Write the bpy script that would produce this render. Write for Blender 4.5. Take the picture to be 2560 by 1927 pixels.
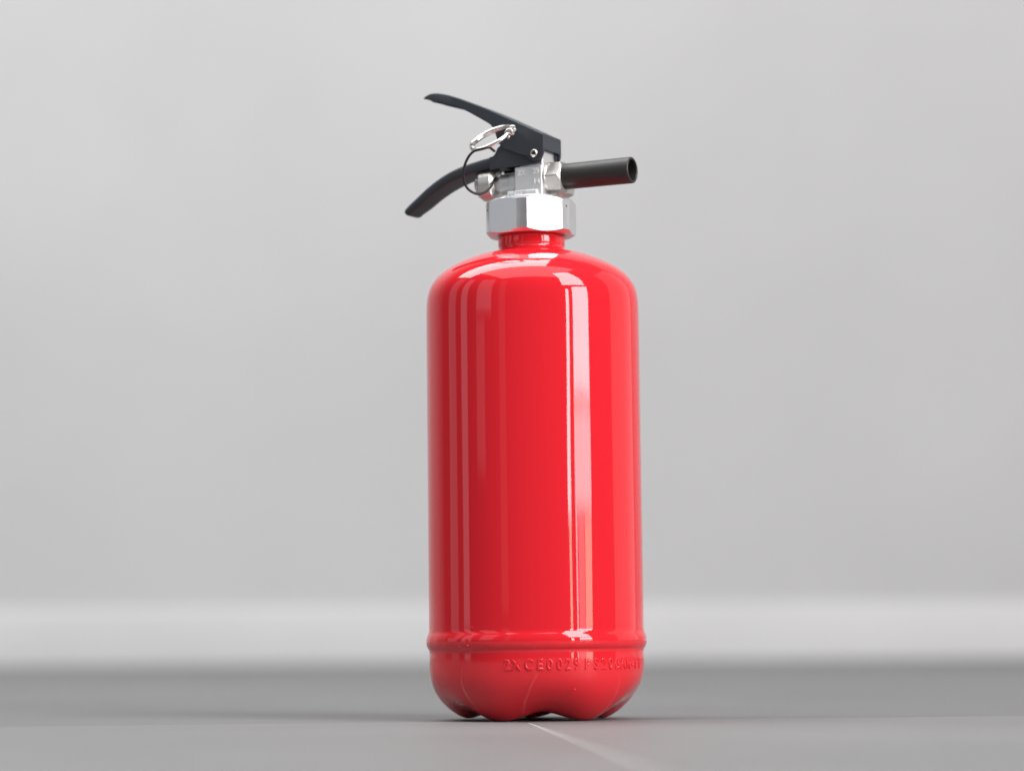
import bpy, bmesh, math
from mathutils import Vector, Matrix, noise

R = math.radians
scene = bpy.context.scene
C = scene.collection
for o in list(bpy.data.objects):
    bpy.data.objects.remove(o)

# ------------------------------------------------------------------ camera
cam_d = bpy.data.cameras.new('camera')
cam = bpy.data.objects.new('camera', cam_d); C.objects.link(cam)
pitch, roll = math.atan((1605 - 963.5) / 6750.0), R(.48)
fwd = Vector((0, math.cos(pitch), math.sin(pitch)))
rt0 = Vector((1, 0, 0)); up0 = rt0.cross(fwd)
rt = rt0 * math.cos(roll) - up0 * math.sin(roll)
up = up0 * math.cos(roll) + rt0 * math.sin(roll)
cam.matrix_world = Matrix(((rt.x, up.x, -fwd.x, -.0115), (rt.y, up.y, -fwd.y, -1.38),
                           (rt.z, up.z, -fwd.z, .039), (0, 0, 0, 1)))
cam_d.lens = 36 * 6750 / 2560.0
cam_d.sensor_width = 36; cam_d.sensor_fit = 'HORIZONTAL'
cam_d.clip_start = .02; cam_d.clip_end = 100
cam_d.dof.use_dof = True
cam_d.dof.focus_distance = 1.338
cam_d.dof.aperture_fstop = 5.6
scene.camera = cam

# ------------------------------------------------------------------ light
world = bpy.data.worlds.new('World'); scene.world = world; world.use_nodes = True
bg = world.node_tree.nodes['Background']
bg.inputs['Color'].default_value = (.97, .98, 1, 1)
bg.inputs['Strength'].default_value = .07

def area_lamp(name, az, z0, z1, half_deg, dist, radiance, col=(1, 1, 1)):
    """rectangular window light, also for added fills, az degrees to the right of the camera side, facing the object"""
    d = bpy.data.lights.new(name, 'AREA'); d.shape = 'RECTANGLE'
    w = 2 * dist * math.tan(R(half_deg)); h = z1 - z0
    d.size = w; d.size_y = h; d.color = col
    d.energy = radiance * math.pi * w * h
    o = bpy.data.objects.new(name, d); C.objects.link(o)
    a = R(az)
    o.location = (dist * math.sin(a), -dist * math.cos(a), (z0 + z1) / 2)
    o.rotation_euler = (R(90), 0, a)       # emits along -Z local -> towards the axis
    return o
DW = 5.0
area_lamp('window_upper', 46, 2.30, 8.6, 14.0, DW, 11.5, (1, .975, .985))
area_lamp('window_pane', 52.5, .62, 2.0, 9.3, DW, 12.5, (.97, .95, 1))
area_lamp('window_pane_mid', 52.5, .36, .60, 9.3, DW, 9.0, (1, .92, .95))
area_lamp('window_side_pane', 37, .34, 1.7, 1.8, DW, 13.5, (1, .96, .97))
area_lamp('window_side_low', 37.4, .02, .33, 1.2, DW, 9, (1, .72, .55))
area_lamp('window_low_a', 44.3, .02, .35, .8, DW, 9, (1, .85, .85))
area_lamp('window_low_c', 49.6, .02, .35, 3.4, DW, 3.6, (1, .70, .70))
area_lamp('window_low_b', 57.6, .02, .35, 4.0, DW, 7.5, (1, .70, .54))
area_lamp('right_wall_fill', 112, .05, 6.0, 20, 5.5, .55, (1, .98, .97))  # added lamp standing in for a bright wall at the right
area_lamp('left_fill_a', -54, .95, 4.5, 9, 5.5, .8, (.90, .92, 1))  # left lamps are dim fills added for the muted reflections there
area_lamp('left_fill_low', -58, .45, .90, 5, 5.5, .45, (.90, .92, 1))
area_lamp('left_fill_b', -79, .03, 4.5, 4.2, 5.5, .9, (.90, .92, 1))
area_lamp('left_fill_c', -97, .03, 4.5, 6, 5.5, .5, (.90, .93, 1))
area_lamp('centre_left_fill', -33, .10, 4.0, 3.5, 5.5, .25, (.95, .95, 1))  # no known window; narrow lamp added for a faint reflection left of centre
d = bpy.data.lights.new('ceiling_panel', 'AREA'); d.shape = 'RECTANGLE'; d.size = 5.4; d.size_y = 2.2
d.energy = 7.6 * math.pi * 11.9
o = bpy.data.objects.new('ceiling_panel', d); C.objects.link(o); o.location = (-2.1, 1.1, 4.6)
d = bpy.data.lights.new('front_floor_fill', 'AREA'); d.shape = 'RECTANGLE'; d.size = 3.4; d.size_y = 2.6  # fill lamp added to brighten the floor near the camera
d.energy = 1.85 * math.pi * 8.8
o = bpy.data.objects.new('front_floor_fill', d); C.objects.link(o); o.location = (-.3, -1.3, 3.0)

scene.view_settings.view_transform = 'Standard'
scene.view_settings.look = 'None'
scene.view_settings.exposure = .05
scene.view_settings.gamma = 1
scene.cycles.use_denoising = True
scene.cycles.sample_clamp_indirect = 8

# ------------------------------------------------------------------ helpers
def obj(name, me, mat, parent=None, rot=0.0, smooth=35, bevel=0.0, seg=2):
    o = bpy.data.objects.new(name, me); C.objects.link(o)
    me.materials.append(mat)
    if smooth:
        for p in me.polygons: p.use_smooth = True
        me.set_sharp_from_angle(angle=R(smooth))
    if bevel:
        m = o.modifiers.new('bevel', 'BEVEL'); m.width = bevel; m.segments = seg
        m.limit_method = 'ANGLE'; m.angle_limit = R(32); m.harden_normals = True
    if parent: o.parent = parent
    o.rotation_euler.z = rot
    return o

def mesh(verts, faces, name='m'):
    me = bpy.data.meshes.new(name); me.from_pydata([tuple(v) for v in verts], [], faces); me.update()
    bm = bmesh.new(); bm.from_mesh(me); bmesh.ops.recalc_face_normals(bm, faces=bm.faces[:]); bm.to_mesh(me); bm.free()
    return me

class MB:
    def __init__(s): s.v = []; s.f = []
    def add(s, vs, fs):
        b = len(s.v); s.v += [tuple(v) for v in vs]; s.f += [tuple(i + b for i in f) for f in fs]
    def box(s, x0, x1, y0, y1, z0, z1):
        s.add([(x, y, z) for x in (x0, x1) for y in (y0, y1) for z in (z0, z1)],
              [(0, 1, 3, 2), (4, 6, 7, 5), (0, 4, 5, 1), (2, 3, 7, 6), (0, 2, 6, 4), (1, 5, 7, 3)])
    def rings(s, rings, cap=(True, True), closed=False):
        n = len(rings[0]); b = len(s.v)
        for r in rings: s.v += [tuple(p) for p in r]
        m = len(rings)
        for i in range(m if closed else m - 1):
            j = (i + 1) % m
            for k in range(n):
                s.f.append((b + i * n + k, b + i * n + (k + 1) % n, b + j * n + (k + 1) % n, b + j * n + k))
        if not closed:
            if cap[0]: s.f.append(tuple(b + k for k in range(n)))
            if cap[1]: s.f.append(tuple(b + (m - 1) * n + k for k in range(n)))
    def prism(s, poly, v0, v1):
        """polygon of (u, z) extruded along v"""
        s.rings([[(u, v0, z) for u, z in poly], [(u, v1, z) for u, z in poly]])
    def tube(s, pts, r, n=10, closed=False, radii=None):
        pts = [Vector(p) for p in pts]; m = len(pts); rings = []; ref = None
        for i, p in enumerate(pts):
            a = pts[(i - 1) % m] if (closed or i > 0) else p
            b = pts[(i + 1) % m] if (closed or i < m - 1) else p
            t = (b - a).normalized()
            if ref is None:
                ref = t.orthogonal().normalized()
            ref = (ref - t * ref.dot(t)).normalized(); q = t.cross(ref)
            rr = radii[i] if radii else r
            rings.append([p + (ref * math.cos(2 * math.pi * k / n) + q * math.sin(2 * math.pi * k / n)) * rr for k in range(n)])
        s.rings(rings, closed=closed)
    def build(s, name='m'): return mesh(s.v, s.f, name)

def catmull(pts, n=6):
    P = [Vector(p) for p in pts]; out = []
    for i in range(len(P) - 1):
        p0, p1, p2, p3 = P[max(i - 1, 0)], P[i], P[i + 1], P[min(i + 2, len(P) - 1)]
        for k in range(n):
            t = k / n
            out.append(.5 * ((2 * p1) + (p2 - p0) * t + (2 * p0 - 5 * p1 + 4 * p2 - p3) * t * t + (3 * p1 - p0 - 3 * p2 + p3) * t ** 3))
    out.append(P[-1]); return out

def lathe_axis(profile, axis, origin, n=48):
    """profile [(along, radius)] turned about a local axis ('u' = x, 'v' = y, 'z')"""
    rings = []
    for a, r in profile:
        ring = []
        for k in range(n):
            c, s_ = math.cos(2 * math.pi * k / n) * r, math.sin(2 * math.pi * k / n) * r
            p = {'u': (a, c, s_), 'v': (c, a, s_), 'z': (c, s_, a)}[axis]
            ring.append((p[0] + origin[0], p[1] + origin[1], p[2] + origin[2]))
        rings.append(ring)
    return rings

mm = .001
def S(p): return tuple(c * mm for c in p)

# ------------------------------------------------------------------ materials
def mat(name, base, rough, metal=0.0, **kw):
    m = bpy.data.materials.new(name); m.use_nodes = True
    b = m.node_tree.nodes['Principled BSDF']
    b.inputs['Base Color'].default_value = (*base, 1); b.inputs['Roughness'].default_value = rough
    b.inputs['Metallic'].default_value = metal
    for k, v in kw.items(): b.inputs[k.replace('_', ' ')].default_value = v
    return m, m.node_tree, b

def tex_noise(nt, scale, detail=2, rough=.5, vec=None, scl=None):
    n = nt.nodes.new('ShaderNodeTexNoise'); n.inputs['Scale'].default_value = scale
    n.inputs['Detail'].default_value = detail; n.inputs['Roughness'].default_value = rough
    tc = nt.nodes.new('ShaderNodeTexCoord')
    mp = nt.nodes.new('ShaderNodeMapping')
    if scl: mp.inputs['Scale'].default_value = scl
    nt.links.new(tc.outputs['Object'], mp.inputs['Vector']); nt.links.new(mp.outputs[0], n.inputs['Vector'])
    return n

def bump(nt, b, src, dist, strength=1.0, prev=None, target='Normal'):
    bp = nt.nodes.new('ShaderNodeBump'); bp.inputs['Distance'].default_value = dist
    bp.inputs['Strength'].default_value = strength
    nt.links.new(src, bp.inputs['Height'])
    if prev: nt.links.new(prev, bp.inputs['Normal'])
    nt.links.new(bp.outputs[0], b.inputs[target]); return bp.outputs[0]

def ramp(nt, src, stops):
    r = nt.nodes.new('ShaderNodeValToRGB'); e = r.color_ramp.elements
    while len(e) < len(stops): e.new(.5)
    for el, (p, c) in zip(e, stops): el.position = p; el.color = (*c, 1)
    nt.links.new(src, r.inputs[0]); return r.outputs[0]

# red enamel, slight orange peel under a clear gloss
M_red, nt, b = mat('red_enamel', (.70, .017, .027), .42, 0, Coat_Weight=1.0, Coat_Roughness=.045, Coat_IOR=1.55, Specular_IOR_Level=.0)
n1 = tex_noise(nt, 26, 2, .5, scl=(1, 1, .16)); n2 = tex_noise(nt, 520, 2, .5)
p = bump(nt, b, n1.outputs[0], .00028)
p = bump(nt, b, n2.outputs[0], .0000015, prev=p)
nt.links.new(p, b.inputs['Coat Normal'])

M_alu, nt, b = mat('satin_aluminium', (.87, .875, .88), .42, 1.0)
n1 = tex_noise(nt, 900, 3, .6, scl=(.12, .12, 1)); bump(nt, b, n1.outputs[0], .00002)
n2 = tex_noise(nt, 120, 3, .6)
mr = nt.nodes.new('ShaderNodeMapRange'); mr.inputs['To Min'].default_value = .27; mr.inputs['To Max'].default_value = .42
nt.links.new(n2.outputs[0], mr.inputs[0]); nt.links.new(mr.outputs[0], b.inputs['Roughness'])

M_cast, nt, b = mat('cast_valve_metal', (.70, .705, .71), .55, .75)
n1 = tex_noise(nt, 700, 4, .65); bump(nt, b, n1.outputs[0], .00006)

M_stamp, nt, b = mat('polished_raised_stamp', (.92, .92, .91), .28, .85)
n1 = tex_noise(nt, 900, 2); bump(nt, b, n1.outputs[0], .00003)

M_brass, nt, b = mat('nickel_plated_fitting', (.68, .65, .62), .36, 1.0)
n1 = tex_noise(nt, 800, 2); bump(nt, b, n1.outputs[0], .00002)

M_steel, nt, b = mat('polished_steel_wire', (.76, .73, .69), .24, 1.0)
n1 = tex_noise(nt, 900, 2); bump(nt, b, n1.outputs[0], .00002)

M_black, nt, b = mat('black_powder_coat', (.024, .030, .038), .42)
n1 = tex_noise(nt, 1500, 3, .6); bump(nt, b, n1.outputs[0], .00002)
n2 = tex_noise(nt, 90, 3, .6)
mr = nt.nodes.new('ShaderNodeMapRange'); mr.inputs['To Min'].default_value = .36; mr.inputs['To Max'].default_value = .5
nt.links.new(n2.outputs[0], mr.inputs[0]); nt.links.new(mr.outputs[0], b.inputs['Roughness'])

M_noz, nt, b = mat('black_nozzle_plastic', (.022, .020, .019), .46)
n1 = tex_noise(nt, 1100, 2); bump(nt, b, n1.outputs[0], .000015)
M_tie, nt, b = mat('black_nylon', (.015, .015, .018), .5)
n1 = tex_noise(nt, 900, 2); bump(nt, b, n1.outputs[0], .00001)
M_lens, nt, b = mat('clear_gauge_cap', (.62, .68, .72), .12, .6)
n1 = tex_noise(nt, 400, 2); bump(nt, b, n1.outputs[0], .00001)
M_dark, nt, b = mat('dark_pit', (.03, .03, .03), .8)

# wall plaster
M_wall, nt, b = mat('grey_plaster', (.62, .62, .62), .85)
n1 = tex_noise(nt, .9, 4, .55)
nt.links.new(ramp(nt, n1.outputs[0], [(.32, (.445, .445, .445)), (.68, (.497, .497, .497))]), b.inputs['Base Color'])
n2 = tex_noise(nt, 60, 4); bump(nt, b, n2.outputs[0], .002)
M_skirt, nt, b = mat('white_painted_skirting', (.70, .70, .70), .5)
n1 = tex_noise(nt, 2.2, 3)
nt.links.new(ramp(nt, n1.outputs[0], [(.3, (.475, .475, .475)), (.7, (.51, .51, .51))]), b.inputs['Base Color'])

# floor tile: matt grey stoneware with fine grain
def tile_mat(name, tone):
    m, nt, b = mat(name, (tone,) * 3, .5, Specular_IOR_Level=.16)
    a = tex_noise(nt, 3.0, 5, .6); f = tex_noise(nt, 420, 3, .7)
    mix = nt.nodes.new('ShaderNodeMath'); mix.operation = 'MULTIPLY_ADD'; mix.inputs[1].default_value = .35
    nt.links.new(f.outputs[0], mix.inputs[0]); nt.links.new(a.outputs[0], mix.inputs[2])
    col = ramp(nt, mix.outputs[0], [(.45, (tone * .86,) * 3), (.9, (tone * 1.12,) * 3)])
    vo = nt.nodes.new('ShaderNodeTexVoronoi'); vo.inputs['Scale'].default_value = 55
    tc = nt.nodes.new('ShaderNodeTexCoord'); nt.links.new(tc.outputs['Object'], vo.inputs['Vector'])
    sp = ramp(nt, vo.outputs['Distance'], [(.03, (.25,) * 3), (.055, (1,) * 3)])
    ml = nt.nodes.new('ShaderNodeMix'); ml.data_type = 'RGBA'; ml.blend_type = 'MULTIPLY'; ml.inputs[0].default_value = .55
    nt.links.new(col, ml.inputs[6]); nt.links.new(sp, ml.inputs[7]); nt.links.new(ml.outputs[2], b.inputs['Base Color'])
    mr = nt.nodes.new('ShaderNodeMapRange'); mr.inputs['To Min'].default_value = .40; mr.inputs['To Max'].default_value = .62
    nt.links.new(a.outputs[0], mr.inputs[0]); nt.links.new(mr.outputs[0], b.inputs['Roughness'])
    g = tex_noise(nt, 1100, 3, .7)
    p = bump(nt, b, g.outputs[0], .0006); bump(nt, b, f.outputs[0], .0006, prev=p)
    return m
M_tile = tile_mat('grey_stoneware', .160); M_tile2 = tile_mat('grey_stoneware_b', .165)
M_tile3 = tile_mat('grey_stoneware_pale', .192); M_tile4 = tile_mat('grey_stoneware_pale_b', .198)
M_grout, nt, b = mat('pale_grout', (.66, .65, .63), .9)
n1 = tex_noise(nt, 300, 3); bump(nt, b, n1.outputs[0], .0005)
nt.links.new(ramp(nt, n1.outputs[0], [(.3, (.46, .455, .44)), (.7, (.53, .525, .51))]), b.inputs['Base Color'])

# ------------------------------------------------------------------ setting
WALL_Y = 4.15
mb = MB(); mb.box(-9, 9, -7, WALL_Y + .2, -.06, -.0003)
floor = obj('floor', mb.build(), M_grout, smooth=0); floor['kind'] = 'structure'
floor['label'] = 'grey stoneware tile floor under the fire extinguisher'

# tiles are laid a little askew to the wall; the joint by the feet runs towards the camera
TA = R(-4.1); T = 1.2; J = .0016
T0 = Vector((-.0065, -.0240, 0))           # corner where the joints meet in front of the feet
ex = Vector((math.cos(TA), -math.sin(TA), 0)); ey = Vector((math.sin(TA), math.cos(TA), 0))
me_tile = {}
def tile_mesh(m):
    mb = MB(); mb.box(0, T - J, 0, T - J, -.05, 0); me = mb.build('tile')
    return me
for row in range(-3, 4):
    off = 0 if row < 0 else (.53 if row % 2 == 0 else .11)
    for colm in range(-4, 4):
        key = (row * 3 + colm * 5) % 3 == 0 or (row == -1 and colm == 0)
        m = (M_tile4 if key else M_tile3) if row < 0 else (M_tile2 if key else M_tile)
        if m.name not in me_tile:
            me = tile_mesh(m); me_tile[m.name] = me; first = True
        else: first = False
        p = T0 + ex * (colm * T + off + J / 2) + ey * (row * T + J / 2)
        if p.y + T > WALL_Y + .9: continue
        o = bpy.data.objects.new('floor_tile', me_tile[m.name]); C.objects.link(o)
        if first: me_tile[m.name].materials.append(m)
        md = o.modifiers.new('bevel', 'BEVEL'); md.width = .0003; md.segments = 2; md.limit_method = 'ANGLE'
        o.location = p; o.rotation_euler.z = -TA; o.parent = floor

mb = MB(); mb.box(-9, 9, WALL_Y, WALL_Y + .2, -.05, 5.5)
wall = obj('wall', mb.build(), M_wall, smooth=0); wall['kind'] = 'structure'
wall['label'] = 'plain light grey plaster wall behind the fire extinguisher'
mb = MB(); prof = [(0, -.02), (-.016, -.02), (-.014, .105), (-.011, .111), (-.005, .115), (0, .115)]
mb.rings([[(x, WALL_Y + y, z) for y, z in prof] for x in (-9, 9)])
obj('skirting_board', mb.build(), M_skirt, wall, smooth=30)

# ------------------------------------------------------------------ fire extinguisher
ext = bpy.data.objects.new('fire_extinguisher', None); C.objects.link(ext)
ext.empty_display_size = .05
ext['label'] = 'glossy red fire extinguisher with black squeeze lever and short nozzle standing on the floor'
ext['category'] = 'fire extinguisher'
ext.rotation_euler.y = R(-.19)
TH = R(-27)                                # the valve is turned towards the camera

# --- cylinder with rolled bead and five moulded feet
foot = [(54.5, 34), (54.5, 26), (54.0, 20), (52.4, 14.5), (49.5, 9.4), (45.8, 5.3), (42.0, 2.4), (38.6, .6), (35.6, 0), (32.2, .8), (27, 4), (18, 8), (.01, 11)]
vall = [(54.5, 34), (54.4, 27), (53.4, 20.8), (50.6, 15.4), (46.4, 11.0), (41.8, 8.0), (37.6, 6.0), (33.6, 4.8), (30.2, 4.4), (27, 4.6), (22, 5.8), (15, 8.2), (.01, 11)]
top = [(16.2, 250), (16.9, 247), (17.2, 245.4), (17.25, 242.6), (17.1, 241.4), (17.25, 240.6), (17.8, 239.7), (19.2, 239.0), (22, 238.3),
       (28, 236.9), (33.5, 234.9), (39, 232.5), (44, 229.7), (47.5, 227.1), (50.4, 224.1), (52.6, 220.6), (53.9, 216.6), (54.5, 211.5), (54.7, 204)]
bead = [(54.7, 47), (54.72, 45), (54.95, 43.9), (55.5, 42.6), (55.95, 41), (56.05, 39.4), (55.9, 37.8), (55.3, 36.4), (54.65, 35.5), (54.5, 34.6)]
tp = [(p.x, p.y) for p in catmull([(a, b_, 0) for a, b_ in top], 5)]
mid = [(54.7, z) for z in (190, 170, 150, 130, 110, 90, 70, 56)]
bd = [(p.x, p.y) for p in catmull([(a, b_, 0) for a, b_ in bead], 4)]
fp = [(p.x, p.y) for p in catmull([(a, b_, 0) for a, b_ in foot], 5)]
vp = [(p.x, p.y) for p in catmull([(a, b_, 0) for a, b_ in vall], 5)]
NA = 300
FOOT0 = -31.0
rings = []
def dirv(phi): return math.sin(phi), -math.cos(phi)     # phi = 0 faces the camera
def wob(phi, k): return noise.noise(Vector((math.cos(phi) * k, math.sin(phi) * k, k * 1.7)))
for r, z in tp + mid:
    rings.append([(r * dirv(2 * math.pi * k / NA)[0], r * dirv(2 * math.pi * k / NA)[1], z) for k in range(NA)])
for r, z in bd:
    ring = []
    bulge = max(0, (r - 54.7) / 1.35)
    for k in range(NA):
        ph = 2 * math.pi * k / NA
        rr = r + bulge * (.16 * wob(ph, 9) + .10 * wob(ph, 21)); zz = z + .35 * bulge * wob(ph, 6)
        ring.append((rr * dirv(ph)[0], rr * dirv(ph)[1], zz))
    rings.append(ring)
for (rf, zf), (rv, zv) in zip(fp, vp):
    ring = []
    for k in range(NA):
        ph = 2 * math.pi * k / NA
        w = .5 + .5 * math.cos(5 * (ph - R(FOOT0))); w = w ** 1.0
        lift = .75 * max(0, math.cos(ph - R(FOOT0 - 72))) ** 10 * max(0, 1 - zf / 14)
        ring.append(((rv + (rf - rv) * w) * dirv(ph)[0], (rv + (rf - rv) * w) * dirv(ph)[1], zv + (zf - zv) * w + lift))
    rings.append(ring)
mb = MB(); mb.rings([[S(p) for p in r] for r in rings])
cyl = obj('cylinder', mb.build(), M_red, ext, smooth=60)
cyl['label'] = 'glossy red enamelled cylinder with rolled bead and moulded feet'

# --- raised lettering round the foot of the cylinder
def glyph(ch, size, depth, bev):
    cu = bpy.data.curves.new('t', 'FONT'); cu.body = ch; cu.size = size; cu.extrude = depth
    cu.bevel_depth = bev; cu.bevel_resolution = 2; cu.align_x = 'CENTER'; cu.resolution_u = 5
    ob = bpy.data.objects.new('t', cu); C.objects.link(ob)
    bpy.context.view_layer.update()
    me = bpy.data.meshes.new_from_object(ob.evaluated_get(bpy.context.evaluated_depsgraph_get()))
    vs = [v.co.copy() for v in me.vertices]; fs = [tuple(p.vertices) for p in me.polygons]
    bpy.data.objects.remove(ob); bpy.data.curves.remove(cu); bpy.data.meshes.remove(me)
    return vs, fs
letters = [('2', -15.9), ('X', -11.3), ('C', -4.6), ('E', 1.1), ('0', 6.2), ('0', 11.3), ('2', 15.8), ('9', 20.5), ('P', 26.6), ('S', 31.9),
           ('2', 36.8), ('0', 41.6), ('B', 46.4), ('A', 51.2), ('R', 56.0), ('-', 60.6), ('P', 65.2), ('T', 70.2)]
mb = MB()
for ch, deg in letters:
    vs, fs = glyph(ch, 7.3, .10, .30)
    out = []
    for v in vs:
        a = R(deg) + (v.x * .82) / 54.6; r = 54.45 + v.z * 1.05
        s_, c_ = dirv(a); out.append(S((r * s_, r * c_, 25.6 + v.y)))
    mb.add(out, fs)
o = obj('embossed_lettering', mb.build(), M_red, cyl, smooth=50)
o['label'] = 'raised red lettering 2X CE0029 PS20BAR-PT below the bead'
# small paint nibs
for deg, z, r, sz in ((19.5, 15.6, 53.75, .6), (-37.5, 37.6, 55.9, .45), (-36, 46.5, 54.7, .3)):
    s_, c_ = dirv(R(deg)); mb = MB()
    mb.rings([[(r * s_ + sz * math.sin(t) * math.cos(q), r * c_ + sz * math.sin(t) * math.sin(q), z + sz * 1.2 * math.cos(t)) for q in [2 * math.pi * i / 10 for i in range(10)]]
              for t in [.02 + 3.1 * j / 7 for j in range(8)]])
    mb.v = [S(v) for v in mb.v]
    obj('paint_nib', mb.build(), M_red, cyl, smooth=80)

# --- collar nut: hexagon turned between two chamfer cones
NZ0, NZ1, APO, CAP = 247.0, 265.4, 21.8, 23.75
PH0 = -12.3
rows = [NZ0 + t for t in [i * .25 for i in range(0, 14)]] + [251, 254, 257, 260] + [NZ1 - t for t in reversed([i * .25 for i in range(0, 14)])]
NN = 360
def hexr(ph):
    a = ((math.degrees(ph) - PH0) % 60) - 30
    return min(APO / math.cos(R(a)), CAP)
rings = []
rings.append([(17.4 * dirv(2 * math.pi * k / NN)[0], 17.4 * dirv(2 * math.pi * k / NN)[1], NZ0 + 1.2) for k in range(NN)])
rings.append([(18.4 * dirv(2 * math.pi * k / NN)[0], 18.4 * dirv(2 * math.pi * k / NN)[1], NZ0) for k in range(NN)])
for z in rows:
    lim = min(21.5 + (z - NZ0) * 1.5, 21.2 + (NZ1 - z) * 1.75)
    ring = []
    for k in range(NN):
        ph = 2 * math.pi * k / NN; r = min(hexr(ph), lim)
        ring.append((r * dirv(ph)[0], r * dirv(ph)[1], z))
    rings.append(ring)
rings.append([(12 * dirv(2 * math.pi * k / NN)[0], 12 * dirv(2 * math.pi * k / NN)[1], NZ1) for k in range(NN)])
mb = MB(); mb.rings([[S(p) for p in r] for r in rings], cap=(False, True))
nut = obj('collar_nut', mb.build(), M_alu, ext, smooth=14)
for deg, z in ((49.0, 260.4), (-71.5, 259.8)):
    s_, c_ = dirv(R(deg)); mb = MB()
    mb.rings([[(23.6 * s_ + .45 * math.sin(t) * math.cos(q), 23.6 * c_ + .45 * math.sin(t) * math.sin(q), z + .6 * math.cos(t)) for q in [2 * math.pi * i / 10 for i in range(10)]]
              for t in [.02 + 3.1 * j / 7 for j in range(8)]])
    mb.v = [S(v) for v in mb.v]
    obj('centre_punch_mark', mb.build(), M_dark, nut, smooth=80)

# --- valve body (u along the nozzle, v across, z up)
mb = MB(); mb.box(-.0052, .0106, -.0085, .0085, .258, .2825)
vb = obj('valve_body', mb.build(), M_cast, ext, TH, bevel=.0009, seg=3)
mb = MB(); mb.box(-.0030, .0104, -.0070, .0070, .2800, .2955)
obj('valve_post', mb.build(), M_alu, vb, bevel=.0008, seg=3)
mb = MB(); mb.rings([[S(p) for p in r] for r in lathe_axis([(262, 15.2), (266.2, 15.2), (267.0, 14.4), (267.2, 11)], 'z', (1.2, 0, 0), 64)])
obj('valve_seat', mb.build(), M_cast, vb, smooth=30)
mb = MB(); mb.box(-.0090, .0087, -.0097, -.0060, .2600, .2701)
pad = obj('label_pad', mb.build(), M_cast, vb, bevel=.0005)
mb = MB(); mb.box(.0018, .0082, -.0102, -.0085, .2640, .2697)
obj('blank_plate', mb.build(), M_stamp, vb, bevel=.0003)
mb = MB()
for txt, u, z, sz, v in (('2X', -1.1, 277.9, 3.9, -8.5), ('25', 7.2, 278.3, 3.9, -8.5), ('14', 7.5, 272.9, 3.9, -8.5)):
    vs, fs = glyph(txt, sz, .12, .10)
    mb.add([S((u + q.x, v - q.z, z + q.y)) for q in vs], fs)
for i, ch in enumerate('COMIT'):
    vs, fs = glyph(ch, 3.9, .12, .10)
    mb.add([S((-7.6 + i * 2.25 + q.x * .8, -9.7 - q.z, 266.5 + q.y)) for q in vs], fs)
obj('stamped_lettering', mb.build(), M_stamp, vb, smooth=40)

# --- outlet fitting and nozzle
NZC = 276.7
mb = MB(); mb.rings([[S(p) for p in r] for r in lathe_axis([(9.5, 7.9), (10.9, 8.2), (11.8, 8.2), (12.3, 7.7), (12.4, 5)], 'u', (0, 0, NZC), 48)])
fit = obj('outlet_fitting', mb.build(), M_brass, ext, TH, smooth=25)
rings = []
for a in [12.2 + i * .2 for i in range(0, 10)] + [15, 17] + [18.2 + i * .2 for i in range(0, 11)]:
    ring = []
    lim = min(7.7 + (a - 12.2) * 1.6, 6.9 + (20.2 - a) * 1.1)
    for k in range(120):
        ph = 2 * math.pi * k / 120; q = (math.degrees(ph) % 60) - 30
        r = min(7.3 / math.cos(R(q)), 8.25, lim); ring.append(S((a, r * math.cos(ph), NZC + r * math.sin(ph))))
    rings.append(ring)
mb = MB(); mb.rings(rings); obj('hex_section', mb.build(), M_brass, fit, smooth=16)
pr = [(19.6, 5.0), (19.6, 6.3), (20.0, 6.65), (57.0, 6.75), (57.6, 6.6), (57.9, 6.2), (57.9, 5.7), (57.5, 5.35), (45, 5.15), (40, 3.0), (34, 2.6), (34, .05)]
mb = MB(); mb.rings([[S(p) for p in r] for r in lathe_axis(pr, 'u', (0, 0, NZC), 72)], cap=(False, True))
nz = obj('nozzle', mb.build(), M_noz, ext, TH, smooth=30)
nz['label'] = 'short black tubular nozzle with open end'
mb = MB(); mb.rings([[S(p) for p in r] for r in lathe_axis([(-6.9, .05), (-6.8, .3), (-6.6, .42), (-6.4, .05)], 'v', (24.5, 0, NZC + 1.2), 12)])
obj('pin_hole', mb.build(), M_dark, nz, smooth=60)

# --- pressure gauge under the handle and plug at the back
pr = [(-4, 6.2), (-9.6, 6.2), (-10.0, 5.8), (-10.2, 5.4), (-16.2, 5.4), (-16.6, 4.2), (-19.0, 4.2)]
mb = MB(); mb.rings([[S(p) for p in r] for r in lathe_axis(pr, 'u', (0, 0, 275.4), 48)])
boss = obj('gauge_boss', mb.build(), M_cast, ext, TH, smooth=30)
pr = [(-18.2, 3), (-18.2, 6.4), (-19.2, 8.0), (-20.0, 8.7), (-26.4, 8.7), (-27.2, 8.2), (-27.5, 7.4), (-27.5, .05)]
mb = MB(); mb.rings([[S(p) for p in r] for r in lathe_axis(pr, 'u', (0, 0, 276.2), 56)])
gauge = obj('pressure_gauge', mb.build(), M_brass, ext, TH, smooth=28)
pr = [(-27.3, 7.0), (-29.0, 6.8), (-29.8, 6.0), (-30.0, .05)]
mb = MB(); mb.rings([[S(p) for p in r] for r in lathe_axis(pr, 'u', (0, 0, 276.2), 48)])
obj('gauge_lens', mb.build(), M_lens, gauge, smooth=28)
rings = []
for a, sc in [(7.5, .8), (20, .8), (20.2, .95), (21, 1.0), (29, 1.0), (30.2, .9), (30.3, .3)]:
    rings.append([S((4.2 + 8.3 * sc * math.cos(R(60 * k + 20)), a, 277.2 + 8.3 * sc * math.sin(R(60 * k + 20)))) for k in range(6)])
mb = MB(); mb.rings(rings); obj('port_plug', mb.build(), M_brass, ext, TH, smooth=20, bevel=.0004)

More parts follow.
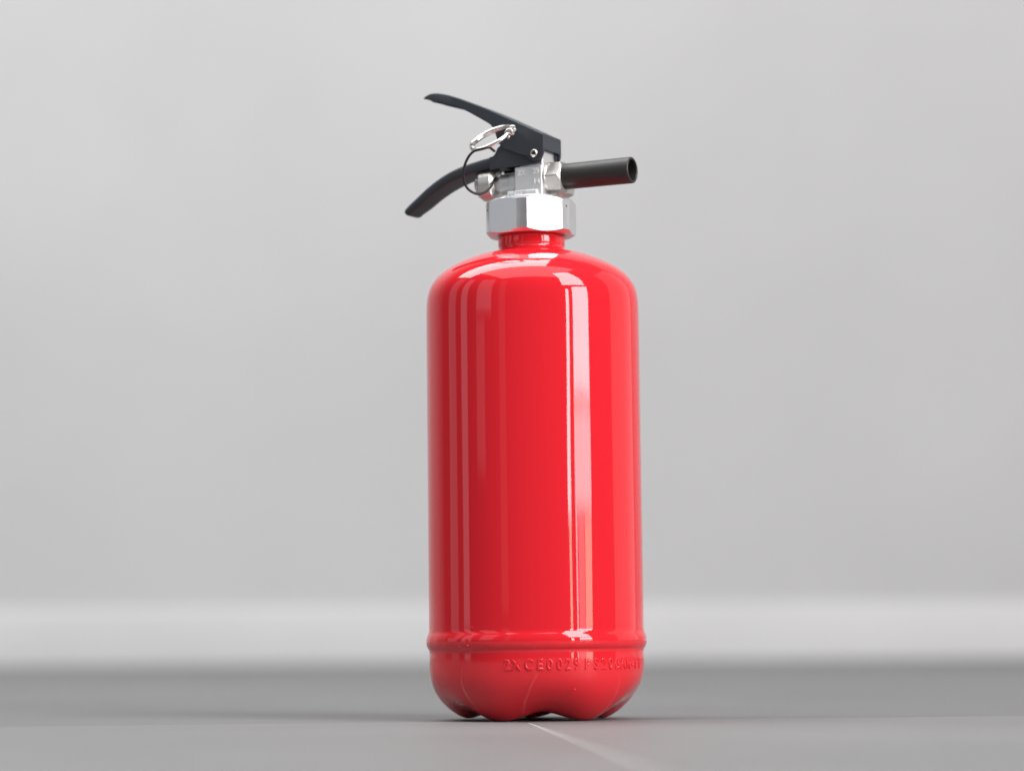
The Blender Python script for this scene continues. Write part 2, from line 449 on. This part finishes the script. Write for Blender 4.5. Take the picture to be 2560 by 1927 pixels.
# --- squeeze lever: one inverted channel, its walls deep at the pivot and dying out at the tip
ztp = [(-57.2, 324.9), (-56.2, 325.7), (-54.4, 326.1), (-49.7, 325.8), (-42.6, 324.0), (-35.6, 321.4), (-28.6, 318.4), (-20.2, 314.7), (-13.3, 311.3), (-6.4, 307.8), (.5, 304.3), (7.3, 300.8), (12.6, 298.1)]
zbp = [(-57.2, 324.4), (-55, 323.5), (-51.9, 322.1), (-45.5, 320), (-40.5, 318.4), (-37, 317.1), (-30.7, 313.7), (-23.7, 309.5), (-17.8, 305.8), (-15.6, 302.8), (-14.0, 298), (-13.0, 295), (-9.3, 292.2), (-3, 289.6), (3.4, 287.2), (4.6, 285.9), (6.4, 284.7), (8.6, 284.4), (10.8, 285.3), (12.0, 287.0), (12.6, 289.2)]
def interp(tab, x):
    for (a, p), (b_, q) in zip(tab, tab[1:]):
        if x <= b_: return p + (q - p) * (x - a) / (b_ - a)
    return tab[-1][1]
def smoothtab(tab, x, h=1.2):
    lo, hi = tab[0][0], tab[-1][0]
    return sum(interp(tab, min(max(x + d_ * h, lo), hi)) for d_ in (-1, -.5, 0, .5, 1)) / 5
us = [-57.2, -56.9, -56.4, -55.6] + [-54.6 + i * .8 for i in range(84)]
us = [u for u in us if u < 12.3] + [12.3, 12.6]
rings = []
for u in us:
    zt = smoothtab(ztp, u, min(1.2, abs(u + 57.2), abs(12.6 - u))); zb = smoothtab(zbp, u, min(.5, abs(u + 57.2), abs(12.6 - u)))
    e = min(1, max(0, (u + 57.2) / 10)); w = 10.5 * (1 - .5 * (1 - e) ** 2)
    t = 1.6; ti = min(t, max(.25, (zt - zb) * .45))
    c = min(.7, (zt - zb) * .3)
    uo = u - (10.5 - w) * .5
    rings.append([S((uo, v, z)) for v, z in ((-w, zb), (-w, zt - c), (-w + c * .35, zt - c * .3), (-w + c, zt), (w - c, zt), (w - c * .35, zt - c * .3), (w, zt - c), (w, zb), (w - t, zb), (w - t, zt - ti), (-w + t, zt - ti), (-w + t, zb))])
mb = MB(); mb.rings(rings)
mb.box(.0109, .01252, -.0092, .0092, .2903, .2975)
lever = obj('squeeze_lever', mb.build(), M_black, ext, TH, smooth=28, bevel=.00025)
lever['label'] = 'black curved squeeze lever above the carrying handle'
mb = MB()
pr = [(-10.3, 2.05), (-10.9, 2.05), (-11.15, 1.8), (-11.15, 1.45), (-10.9, 1.15), (-9.0, 1.1), (-9.0, .05)]
mb.rings([[S(p) for p in r] for r in lathe_axis(pr, 'v', (7.2, 0, 288.4), 32)])
obj('rivet', mb.build(), M_steel, lever, smooth=40)
mb = MB(); mb.rings([[S(p) for p in r] for r in lathe_axis([(-9.4, .05), (-9.4, 1.12)], 'v', (7.2, 0, 288.4), 24)], cap=(False, False))
obj('rivet_bore', mb.build(), M_dark, lever, smooth=0)

# --- carrying handle: bracket cheeks and a curved grip
mb = MB()
br = [(-19.5, 288.9), (-17.3, 289.4), (-16.2, 290.4), (-14.6, 293.4), (-13.0, 294.6), (-4, 295), (7, 294.5), (10.2, 292), (11.2, 288.5), (10.6, 285.4), (8.9, 284.0), (6, 283.5), (-3.2, 283.0), (-13.5, 282.7), (-19.5, 282.6)]
mb.prism([S((a, b_, 0))[:2] for a, b_ in br], -.0089, -.0074)
mb.prism([S((a, b_, 0))[:2] for a, b_ in br], .0074, .0089)
tops = [(-70.9, 265.6), (-67.7, 268.5), (-64.1, 271.1), (-56.9, 276.4), (-49.7, 280.7), (-42.6, 283.9), (-35.5, 286.1), (-28.5, 287.6), (-21.5, 288.8), (-15, 289.6)]
tc = catmull([(a, 0, b_) for a, b_ in tops], 5)
rings = []
for i, p in enumerate(tc):
    t = (tc[min(i + 1, len(tc) - 1)] - tc[max(i - 1, 0)]).normalized(); n = Vector((t.z, 0, -t.x))   # down side
    f = i / (len(tc) - 1)
    w = 6.6 + 2.1 * min(1, f * 1.8); th = 3.9 + 1.6 * min(1, f * 1.6)
    if i == 0: w *= .80; th *= .62; p = p + n * .75
    if i == 1: w *= .95; th *= .9; p = p + n * .2
    rr = min(1.5, th * .35); ring = []
    for (sv, sn) in ((-1, 0), (1, 0), (1, 1), (-1, 1)):
        cv = sv * (w - rr); cn = rr if sn == 0 else th - rr
        a0 = {(-1, 0): 180, (1, 0): 270, (1, 1): 0, (-1, 1): 90}[(sv, sn)]
        for k in range(4):
            a = R(a0 + 30 * k); q = p + n * (cn + rr * math.sin(a)) + Vector((0, 1, 0)) * (cv + rr * math.cos(a))
            ring.append(S(q - Vector(((8.7 - w) * .55, 0, 0))))
    rings.append(ring)
mb.rings(rings)
obj('carry_handle', mb.build(), M_black, ext, TH, smooth=40, bevel=.0002)['label'] = 'black curved carrying handle below the lever'

# --- safety pin with split ring
ca, sa = math.cos(R(27.5)), math.sin(R(27.5))
e1 = Vector((ca, 0, sa)); ip = Vector((-sa, 0, ca))
e2 = (ip * .43 + Vector((0, .90, 0))).normalized(); e3 = e1.cross(e2)
rc = Vector((-20.1, -14.5, 296.1)); RR = 11.3
def ringpt(a, off=0): return rc + e1 * RR * math.cos(a) + e2 * RR * math.sin(a) + e3 * off
def to_local(p):                            # root space -> valve space (u, v, z)
    c, s_ = math.cos(-TH), math.sin(-TH); return Vector((p.x * c - p.y * s_, p.x * s_ + p.y * c, p.z))
eye = to_local(ringpt(R(-46)))
tg = (to_local(ringpt(R(-42))) - to_local(ringpt(R(-50)))).normalized()
ea = Vector((0, 1, 0)); ea = (ea - tg * ea.dot(tg)).normalized(); eb = tg.cross(ea)
loop = [eye + ea * 1.7 * math.cos(t) + eb * 1.7 * math.sin(t) + tg * (.55 * t) for t in [2 * math.pi * 1.6 * k / 30 for k in range(31)]]
pts = [S((-5.2, 11.8, 300.4)), S((-5.2, -9, 300.4)), S((-5.2, -12.5, 300.4))] + [S(p) for p in loop]
mb = MB(); mb.tube(pts, .00085, 12)
pin = obj('safety_pin', mb.build(), M_steel, ext, TH, smooth=60)
mb = MB(); mb.rings([[S(p) for p in r] for r in lathe_axis([(-10.4, .9), (-11.3, .9), (-11.6, .6), (-11.7, .05)], 'v', (-3.4, 0, 301.3), 20)])
obj('pin_tip', mb.build(), M_steel, pin, smooth=40)
pts = []
turns = 1.58
for i in range(141):
    a = R(-18) + 2 * math.pi * turns * i / 140
    pts.append(S(ringpt(a, 1.25 * (i / 140 - .5))))
mb = MB(); mb.tube(pts, .00104, 12)
rg = obj('pull_ring', mb.build(), M_steel, pin, 0, smooth=60)
rg.rotation_euler.z = -TH
rg['label'] = 'shiny steel split pull ring on the safety pin'

# --- thin black seal loop through the ring and under the handle
sp = [(-18.4, -21.5, 288.0), (-19.6, -22.8, 288.7), (-21.1, -24.2, 289.5), (-24.5, -24.5, 288.9), (-28.2, -23.0, 288.2), (-30.9, -21.0, 286.5), (-33.2, -19.0, 282.9), (-34.5, -17.0, 278.3), (-34.3, -15.0, 274.3),
      (-32.7, -13.0, 270.7), (-29.7, -11.0, 268.6), (-26.7, -9.0, 268.2), (-23.6, -6.0, 269.6), (-20.9, -3.0, 272.6), (-19.0, 2.0, 277.1), (-18.2, 8.0, 281.0), (-17.8, 12.0, 284)]
mb = MB(); mb.tube([S(p) for p in catmull(sp, 6)], .00068, 10)
obj('seal_loop', mb.build(), M_tie, ext, 0, smooth=60)['label'] = 'thin black nylon seal loop hanging from the pull ring'
